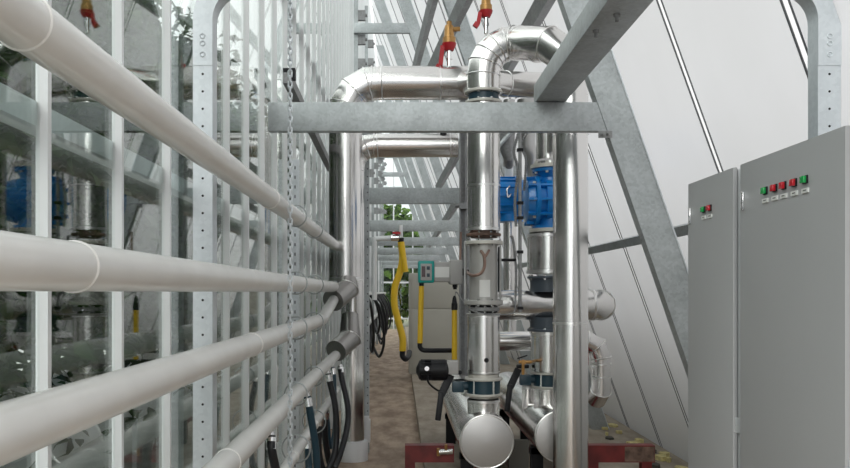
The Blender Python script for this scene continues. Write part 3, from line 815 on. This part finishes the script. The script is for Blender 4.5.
flexi([at(524, 190, 6.9), at(526, 160, 6.9), at(521, 145, 6.9), at(530, 128, 6.9)], .012, .02, 'corrugated conduit right of the slim pole, under the cross beam')
t = thing('insulated_duct', 'grey lagged duct hanging between the columns under the cross beam', 'duct')
b = MB(); b.tube([at(506, 105, 7.6), at(505, 140, 7.6), at(509, 158, 7.6), at(509, 166, 7.7)], [.10, .085, .05, .035], 18); b.build('duct_body', 'galv_dark', t)
b = MB(); b.tube([at(498, 147, 7.5), at(512, 131, 7.5), at(516, 120, 7.5)], .018, 8); b.build('stay', 'galv', t); settle(t)
b = MB(); b.tube([at(527, 100, 7.7), at(527, 146, 7.7), at(532, 156, 7.7), at(533, 205, 7.8)], [.09, .075, .05, .045], 18)
tag(settle(b.build('lagged_pipe', 'clad_dull')), 'dull grey lagged pipe behind the slim pole, left of the bright pump', 'pipe')
b = MB(); b.cyl(at(495, 260, 6.75), at(516, 260, 6.75), .012, 10); b.cyl(at(499, 247, 6.72), at(499, 292, 6.72), .009, 8)
tag(settle(b.build('sensor_rod', 'dark')), 'dark sensor rod sticking out right of the grey pump section', 'sensor')
t = thing('steel_post', 'galvanised post directly left of the foremost clad column', 'post')
b = MB(); x0, x1 = at(459.5, 0, 9.7).x, at(470, 0, 9.7).x
b.box((x0, 9.7, .115), (x1, 9.76, EYE+2.3)); b.box((x0, 9.63, .115), (x0+.01, 9.7, EYE+2.3)); b.box((x0+.06, 9.65, .115), (x0+.07, 9.7, EYE+2.3)); b.build('post_body', 'galv_dark', t)
c = at(464, 206, 9.62); b = MB(); b.cbox(c, (.11, .10, .07)); b.cyl(c-XR*.10, c+XR*.07, .02, 8); b.build('pipe_clamp', 'galv_dark', t)
settle(t)
t = thing('brass_tap', 'brass drain tap with a yellow handle beside the second butterfly valve', 'tap')
c = at(523, 362, 6.8)
b = MB(); b.cyl(c+Vector((0, 0, -.10)), c+Vector((0, 0, .02)), .012, 10); b.cyl(c-XR*.035, c+XR*.06, .014, 10); b.lathe(c, (0, -1, 0), [(0, .02), (.03, .02)], 10); b.build('tap_body', 'brass', t)
b = MB(); b.bar(c+Vector((-.05, -.03, .03)), c+Vector((.03, -.03, .055)), .012, .01); b.build('handle', 'dark', t)
b = MB(); b.cyl(c+Vector((.06, 0, 0)), (XE_-.1, YE_-.02, c.z), .012, 10); b.build('stub', 'brass', t); settle(t)

# brass vent valves with red levers
def vent(base, h, lean, label, lever):
    t = thing('vent_valve', label, 'valve', 'brass vent valves on the overhead pipes')
    s = h
    b = MB(); b.lathe(base, XZ, [(-.02, .016*s), (.04*s, .016*s), (.04*s, .022*s), (.06*s, .022*s), (.06*s, .018*s), (.11*s, .018*s)], 14); b.build('nipple', 'chrome', t)
    b = MB(); b.lathe(base+XZ*.10*s, XZ, [(0, .03*s), (.03*s, .045*s), (.05*s, .05*s)], 16); b.build('red_collar', 'red', t)
    b = MB(); b.lathe(base+XZ*.15*s, XZ, [(0, .045*s), (.04*s, .045*s), (.045*s, .036*s), (.12*s, .030*s), (.13*s, .018*s), (.15*s, .018*s)], 16)
    b.cyl(base+Vector((0, 0, .245*s)), base+Vector((.075*s, -.0, .25*s)), .016*s, 10); b.build('valve_body', 'brass', t)
    b = MB(); b.bar(base+Vector((-.045*s, -.02, .13*s)), base+Vector((-.06*s, -.03, lever*s)), .02*s, .03*s, (1, 0, 0)); b.bar(base+Vector((-.065*s, -.03, lever*s)), base+Vector((-.085*s, -.03, (lever-.03)*s)), .03*s, .04*s); b.build('red_lever', 'red', t)
    return settle(t)
vent(at(449, 66, YA)+Vector((0, -.02, 0)), 1.45, 0, 'brass vent valve with a long red lever on the left horizontal pipe', -.005)
vent(at(486, 31, YC), 1.05, 0, 'brass vent valve with a red lever on top of the overhead bend', .05)

# flow meter, gas hoses, boiler
t = thing('gas_meter', 'grey flow meter with a teal display head left of the foremost column', 'meter')
YG = 7.15
def gbox(p0, q0, p1, q1, y0, y1): 
    a = at(p0, q1, YG); b_ = at(p1, q0, YG); m_ = MB(); m_.box((a.x, y0, a.z), (b_.x, y1, b_.z)); return m_
gbox(418, 261, 434, 283, YG-.06, YG+.12).build('display_head', 'teal', t, bevel=.012)
gbox(420.5, 264, 431.5, 280.5, YG-.068, YG-.055).build('bezel', 'meter_grey', t, bevel=.004)
gbox(421.5, 266.5, 425, 277, YG-.074, YG-.066).build('screen', 'screen', t)
for p in (266.5, 273.5): gbox(426.5, p, 429.5, p+3.5, YG-.074, YG-.066).build('button', 'blue_dark', t, bevel=.003)
gbox(433, 262, 451, 282, YG-.04, YG+.14).build('meter_body', 'meter_grey', t, bevel=.014)
gbox(449.5, 260, 462, 284.5, YG-.07, YG+.18).build('end_block', 'meter_grey', t, bevel=.016)
gbox(434.5, 267, 449, 277.5, YG-.043, YG-.038).build('paper_label', 'paper', t)
b = MB(); c = at(463, 272, YG); b.lathe(c, XR, [(-.01, .03), (.02, .03), (.02, .02), (.05, .02)], 12); b.lathe(at(455, 284, YG), (0, 0, -1), [(-.01, .022), (.03, .022), (.03, .016), (.045, .016)], 10); b.build('gland', 'dark', t)
b = MB(); b.tube(smooth_path([at(467, 272, 7.05), at(469, 274, 6.6), at(474, 275.5, 6.42), at(481, 273, 6.40), at(484.5, 266, 6.40), at(484, 256, 6.41), at(481, 251, 6.47)]), .012, 10); b.tube(smooth_path([at(484.3, 258, 6.41), at(487, 254, 6.42), at(489, 250.5, 6.47)]), .010, 10); b.build('copper_tube', 'copper', t)
b = MB(); b.tube([at(461, 232, 7.22), at(460.5, 250, 7.22), at(460, 262, 7.18)], .010, 8); b.build('supply_tube', 'copper', t)
settle(t)
t = thing('gas_hose', 'yellow hose looping under the meter, up to a black connector', 'hose')
b = MB(); b.cyl(at(421.5, 286, YG), at(420, 343, YG), .023, 16); b.cyl(at(454.5, 309, YG), at(454.5, 361, YG), .023, 16); b.build('hose_body', 'yellow', t)
b = MB(); b.cyl(at(421.5, 281, YG), at(421.5, 288, YG), .02, 14); b.build('connector', 'dark', t)
b = MB(); b.lathe(at(454.5, 310, YG), XZ, [(0, .026), (.055, .026), (.06, .022), (.10, .016), (.12, .008)], 14); b.build('connector', 'dark', t)
b = MB(); b.tube(smooth_path([at(420, 342, YG), at(420, 347, YG), at(423, 350, YG), at(430, 350.5, YG), at(452, 350.5, YG+.05)], 5), .02, 12)
b.build('elbow', 'dark', t)
b = MB(); b.cyl(at(454.5, 360, YG), at(454.5, 366, YG), .02, 12); b.build('connector', 'dark', t)
b = MB(); b.tube(smooth_path([at(455, 298, YG), at(456, 292, YG), at(460, 297, 7.0), at(470, 309, 6.5), at(485, 314, 6.42), at(510, 314, 6.6), at(515, 309, 6.7), at(515.5, 296, 6.75)]), .005, 6); b.build('cable', 'galv_dark', t)
settle(t)
t = thing('boiler_cabinet', 'beige boiler cabinet on the plinth behind the meter', 'cabinet')
YK = 16.9; a = at(409, 373, YK); x1 = at(462, 0, YK).x; zt_ = at(0, 273, YK).z
b = MB(); b.box((a.x, YK, .115), (x1, YK+.8, zt_)); b.build('casing', 'beige', t, bevel=.02)
zs = at(0, 308.5, YK).z
b = MB(); b.box((a.x+.05, YK-.018, .2), (x1-.03, YK, zs-.008)); b.build('lower_panel', 'beige', t, bevel=.006)
b = MB(); b.box((a.x+.05, YK-.018, zs+.008), (x1-.03, YK, zt_-.02)); b.build('upper_panel', 'beige', t, bevel=.006); settle(t)
t = thing('gas_hose', 'curved yellow hose hanging from a white pipe left of the beige cabinet', 'hose')
YL = 14.0
P = smooth_path([at(401, 242, YL), at(402.5, 258, YL), at(400, 272, YL), at(395, 287, YL), at(394.5, 305, YL), at(398.5, 322, YL), at(402.5, 338, YL), at(402.5, 351, YL)])
b = MB(); b.tube(P, .058, 14); b.build('hose_body', 'yellow', t)
b = MB(); b.tube(smooth_path([at(401.5, 243, YL-.06), at(404, 262, YL-.06), at(405.5, 272, YL-.06)], 5), .05, 12); b.build('hose_tail', 'yellow', t)
b = MB(); b.tube(smooth_path([at(402.5, 350, YL), at(402.5, 356, YL), at(405.5, 359, YL), at(408.5, 356, YL+.2), at(409.5, 352, YL+.4)], 4), .045, 12); b.build('elbow', 'dark', t)
b = MB(); b.cyl(at(401, 238, YL), at(401, 243, YL), .05, 12); b.build('connector', 'dark', t)
settle(t)
t = thing('gas_pipe', 'white pipe with a red valve above the curved yellow hose', 'pipe')
b = MB(); b.cyl(at(374, 239, YL), at(401, 237.5, YL), .042, 14); b.cyl(at(374.5, 237, YL), at(374.5, 300, YL), .042, 14); b.cyl(at(401, 237, YL), at(401, 225, YL), .03, 12); b.build('pipe_body', 'white_pvc', t)
b = MB(); b.cbox(at(396.5, 233, YL-.05), (.13, .05, .035)); b.cyl(at(396.5, 233, YL), at(396.5, 239, YL), .02, 8); b.build('red_valve', 'red', t)
b = MB(); b.cyl(at(391, 238, YL-.01), at(399, 237.7, YL-.01), .055, 12); b.build('valve_body', 'chrome', t); settle(t)

# ------------------------------------------------------------------ red skid, debris
t = thing('skid_frame', 'red painted steel base frame under the header pipes, rusty at one end', 'frame')
YS = 6.75; z1 = zc_(445.5, YS); z0 = zc_(468, YS)-.05; xa = at(405, 0, YS).x; xb_ = at(655, 0, YS).x
def channel(b, x0, x1, y, z0, z1, d=.09, tk=.012):
    b.box((x0, y, z0), (x1, y+tk, z1)); b.box((x0, y+tk, z1-tk), (x1, y+d, z1)); b.box((x0, y+tk, z0), (x1, y+d, z0+tk)); return b
for x0, x1 in ((xa, .43), (1.47, xb_)):
    b = MB(); channel(b, x0, x1, YS, z1-.135, z1, .1); b.build('front_channel', 'red_oxide', t)
b = MB(); b.box((.86, YS-.05, .14), (1.015, YS, z1+.05)); b.build('dark_plate', 'lead', t)
for x in (XC-.052, .90, 1.48):
    b = MB(); b.box((x, YS+.014, z1-.24), (x+.1, YS+3.0, z1-.13)); b.build('side_channel', 'red_oxide', t)
for x in (xa, xb_-.1):
    b = MB(); b.box((x, YS+.014, .115 if x > .23 else 0), (x+.08, YS+.10, z1-.134)); b.build('foot', 'red_oxide', t)
b = MB(); b.box((xb_-.24, YS-.002, z1-.128), (xb_-.004, YS, z1-.01)); b.build('rust_patch', 'rust', t)
for x in (XC-.052, .90, 1.48):
    for y in (YS+.2, YS+2.6):
        b = MB(); b.box((x, y, .115), (x+.1, y+.1, z1-.24)); b.build('foot', 'red_oxide', t)
settle(t)
t = thing('brass_fitting', 'small brass and chrome fitting sitting on the red frame by the round cap', 'fitting')
c = at(441, 452, YS-.05)
b = MB(); b.cyl(c+Vector((-.02, 0, -.03)), c+Vector((-.02, 0, .03)), .014, 10); b.cyl(c+Vector((.04, 0, .02)), c+Vector((.04, 0, .06)), .012, 10); b.build('brass_body', 'brass', t)
b = MB(); b.cyl(c+Vector((-.02, 0, 0)), c+Vector((.09, .02, 0)), .022, 12); b.cyl(c+Vector((.05, 0, 0)), c+Vector((.05, .06, 0)), .02, 10); b.build('chrome_body', 'chrome', t); settle(t)
b = MB(); c0 = at(586, 461.5, 6.7); c1 = at(642, 461.5, 6.7); zp_ = min(c0.z, zc_(468, YS)-.055)
b.box((c0.x, 6.42, zp_-.02), (c1.x, 6.72, zp_)); b.box((c0.x+.02, 6.45, .115), (c0.x+.05, 6.7, zp_-.02)); b.box((c1.x-.05, 6.45, .115), (c1.x-.02, 6.7, zp_-.02))
tag(settle(b.build('trestle_plate', 'meter_grey')), 'pale plate on two supports in front of the red beam', 'plate')
random.seed(3)
for i in range(26):
    y = 7.2+i*.19+random.uniform(-.1, .1); x = wall_x(.12)-.16-random.uniform(0, .32)
    s_ = random.uniform(.02, .065); b = MB(); n = 7
    poly = [(x+math.cos(2*math.pi*k/n)*s_*random.uniform(.6, 1.3), y+math.sin(2*math.pi*k/n)*s_*random.uniform(.8, 1.9), .116) for k in range(n)]
    b.prism(poly, (0, 0, random.uniform(.02, .05)))
    tag(settle(b.build('insulation_scrap', 'scrap' if i % 4 else 'lead')), 'torn yellow insulation scrap at the foot of the leaning wall' if i % 4 else 'dark scrap among the yellow bits at the foot of the leaning wall',
        'scrap', 'insulation scraps along the wall foot' if i % 4 else 'dark scraps along the wall foot')

# ------------------------------------------------------------------ control cabinets
def cabinet(y0, y1, label, lamps, zl, zp, lockp):
    t = thing('control_cabinet', label, 'control cabinet')
    x0 = 1.318; x1 = 1.675; zt = EYE+.487
    b = MB(); b.box((x0+.004, y0+.006, 0), (x1, y1-.006, zt-.004)); b.build('body', 'cab_lit', t, bevel=.006)
    b = MB(); b.box((x0-.018, y0, .10), (x0, y1, zt)); dr = b.build('door', 'cab', t, bevel=.004)
    b = MB(); b.box((x0-.024, y1-.040, EYE+lockp-.035), (x0-.017, y1-.018, EYE+lockp+.035)); lk = b.build('lock', 'chrome', dr, bevel=.002)
    for z in (.5, 1.2):
        b = MB(); b.box((x0-.010, y0-.008, z), (x0+.02, y0-.0, z+.06)); b.build('hinge', 'cab_lit', dr)
    xf = x0-.018
    for (y, c) in lamps:
        b = MB(); b.box((xf-.006, y-.0155, EYE+zl-.0135), (xf+.001, y+.0155, EYE+zl+.0135)); ob = b.build('lamp_bezel', 'dark', t, bevel=.002)
        b = MB(); b.box((xf-.016, y-.0135, EYE+zl-.0115), (xf-.005, y+.0135, EYE+zl+.0115)); ln = b.build('lamp_lens', 'lens_red' if c == 'r' else 'lens_green', ob, bevel=.003)
        b = MB(); b.box((xf-.005, y-.022, EYE+zp-.0075), (xf+.0005, y+.022, EYE+zp+.0075)); b.m = 1
        b.box((xf-.0058, y-.012, EYE+zp-.0015), (xf-.0055, y+.010, EYE+zp+.0020))
        ob = b.build('label_plate', ['paper', 'print'], t)
    return settle(t)
cabinet(2.483, 3.25, 'larger grey control cabinet with five red and green lamps', ((3.02, 'g'), (2.943, 'r'), (2.874, 'r'), (2.797, 'r'), (2.722, 'g')), .36, .325, .345)
cabinet(3.318, 3.837, 'smaller grey control cabinet with two lamps, beyond the larger one', ((3.63, 'g'), (3.56, 'r')), .352, .318, .34)

# ------------------------------------------------------------------ plants behind the glass and beyond the end wall
def leaves(name, n, place, size, m, label, cat):
    b = MB()
    for i in range(n):
        p = Vector(place()); s_ = size*random.uniform(.6, 1.4)
        d = Vector((random.gauss(0, 1), random.gauss(0, 1), random.gauss(-.3, .6))).normalized()
        sd = d.cross(Vector((random.gauss(0, .4), random.gauss(0, .4), 1))).normalized()
        up = sd.cross(d)*.18*s_; k = len(b.v)
        b.v += [p, p+d*s_*.28+sd*s_*.27+up, p+d*s_*.65+sd*s_*.24+up, p+d*s_, p+d*s_*.65-sd*s_*.24+up, p+d*s_*.28-sd*s_*.27+up]
        b.f.append((k, k+1, k+2, k+3, k+4, k+5))
    me = bpy.data.meshes.new(name); me.from_pydata([tuple(v) for v in b.v], [], b.f); me.materials.append(M[m])
    o = bpy.data.objects.new(name, me); COL.objects.link(o)
    return tag(o, label, cat, kind='stuff')
random.seed(11)
def place_row(x, w, z0, z1, y0, y1):
    def f(): return (x+random.gauss(0, w), random.uniform(y0, y1), random.triangular(z0, z1, z0+.45*(z1-z0)))
    return f
leaves('crop_foliage', 32000, place_row(-2.6, .30, .5, 5.2, .5, 24), .16, 'leaf', 'dark green climbing crop leaves behind the glass wall', 'plants')
leaves('crop_foliage', 15000, place_row(-4.6, .35, .4, 7.0, 0, 30), .42, 'leaf', 'second row of dark crop leaves deeper in the greenhouse', 'plants')
for x, lab in ((-2.5, 'white crop gutter nearest the glass wall inside the greenhouse'), (-4.3, 'white crop gutter in the second plant row')):
    t = thing('crop_gutter', lab, 'gutter')
    b = MB(); b.box((x-.12, -2, .60), (x+.12, 30, .72)); b.build('trough', 'white_pvc', t)
    for i in range(11):
        b = MB(); b.box((x-.02, -1+i*3, -.06), (x+.02, -.96+i*3, .60)); b.build('stand', 'galv', t)
    settle(t)
t = thing('tube_rail', 'white heating tube on the ground behind the glass wall', 'pipe')
for x in (-1.5, -1.9):
    b = MB(); b.cyl((x, -2, .12), (x, 34, .12), .03, 12); b.build('tube', 'white_paint', t)
for i in range(14):
    b = MB(); b.box((-1.95, -1+i*2.5, -.06), (-1.45, -.96+i*2.5, .095)); b.build('support', 'galv', t)
settle(t)
for cx, cy, rx, h, lab in ((-1.0, 45, 2.6, 6.2, 'leafy tree outside the far end wall, nearest the glass side'), (3.4, 47, 2.2, 5.2, 'leafy tree outside the far end wall, nearest the leaning side')):
    t = thing('tree', lab, 'tree', 'trees outside the end wall')
    def pl():
        while True:
            p = Vector((random.uniform(-1, 1), random.uniform(-1, 1), random.uniform(-1, 1)))
            if .25 < p.length < 1: return (cx+p.x*rx, cy+p.y*2, h*.52+p.z*h*.52)
    o = leaves('foliage', 5200, pl, .5, 'tree', None, None); o.parent = t
    b = MB(); b.tube([(cx, cy, -.1), (cx+.1, cy, h*.4), (cx, cy, h*.75)], [.2, .14, .05], 10); b.build('trunk', 'stem', t)
    settle(t)

# ------------------------------------------------------------------ light, camera
w = bpy.data.worlds.new('World'); SC.world = w; w.use_nodes = True
nt = w.node_tree; nt.nodes.clear()
bg = nt.nodes.new('ShaderNodeBackground'); wo = nt.nodes.new('ShaderNodeOutputWorld')
tc = nt.nodes.new('ShaderNodeTexCoord'); sx = nt.nodes.new('ShaderNodeSeparateXYZ')
rp = ramp(nt, (.42, .44, .46), (1.0, 1.0, 1.0), .45, .75)
mr = nt.nodes.new('ShaderNodeMapRange'); mr.inputs[1].default_value = -1; mr.inputs[2].default_value = 1
nt.links.new(tc.outputs['Generated'], sx.inputs[0]); nt.links.new(sx.outputs[2], mr.inputs[0]); nt.links.new(mr.outputs[0], rp.inputs[0])
nt.links.new(rp.outputs[0], bg.inputs[0]); bg.inputs[1].default_value = 1.45
nt.links.new(bg.outputs[0], wo.inputs[0])
sl = bpy.data.lights.new('sun', 'SUN'); sl.energy = 2.0; sl.angle = math.radians(50); sl.color = (1, .99, .97)
so = bpy.data.objects.new('sun', sl); COL.objects.link(so); so.rotation_euler = Vector((.12, .85, -.5)).to_track_quat('-Z', 'Y').to_euler()

cam = bpy.data.cameras.new('camera'); co = bpy.data.objects.new('camera', cam); COL.objects.link(co)
cam.sensor_fit = 'HORIZONTAL'; cam.sensor_width = 36; cam.lens = 36*F/850
cam.shift_x = 25/850; cam.shift_y = 58/850
co.location = (0, 0, EYE); co.rotation_euler = (math.radians(90), 0, 0); cam.clip_start = .02; cam.clip_end = 300
SC.camera = co
SC.view_settings.view_transform = 'Standard'; SC.view_settings.look = 'None'
SC.view_settings.gamma = 1; SC.view_settings.use_curve_mapping = False
SC.view_settings.exposure = 0.5
SC.cycles.max_bounces = 10; SC.cycles.diffuse_bounces = 4; SC.cycles.glossy_bounces = 5
SC.cycles.transparent_max_bounces = 16; SC.cycles.transmission_bounces = 6
SC.cycles.caustics_reflective = False; SC.cycles.caustics_refractive = False
SC.cycles.sample_clamp_indirect = 4
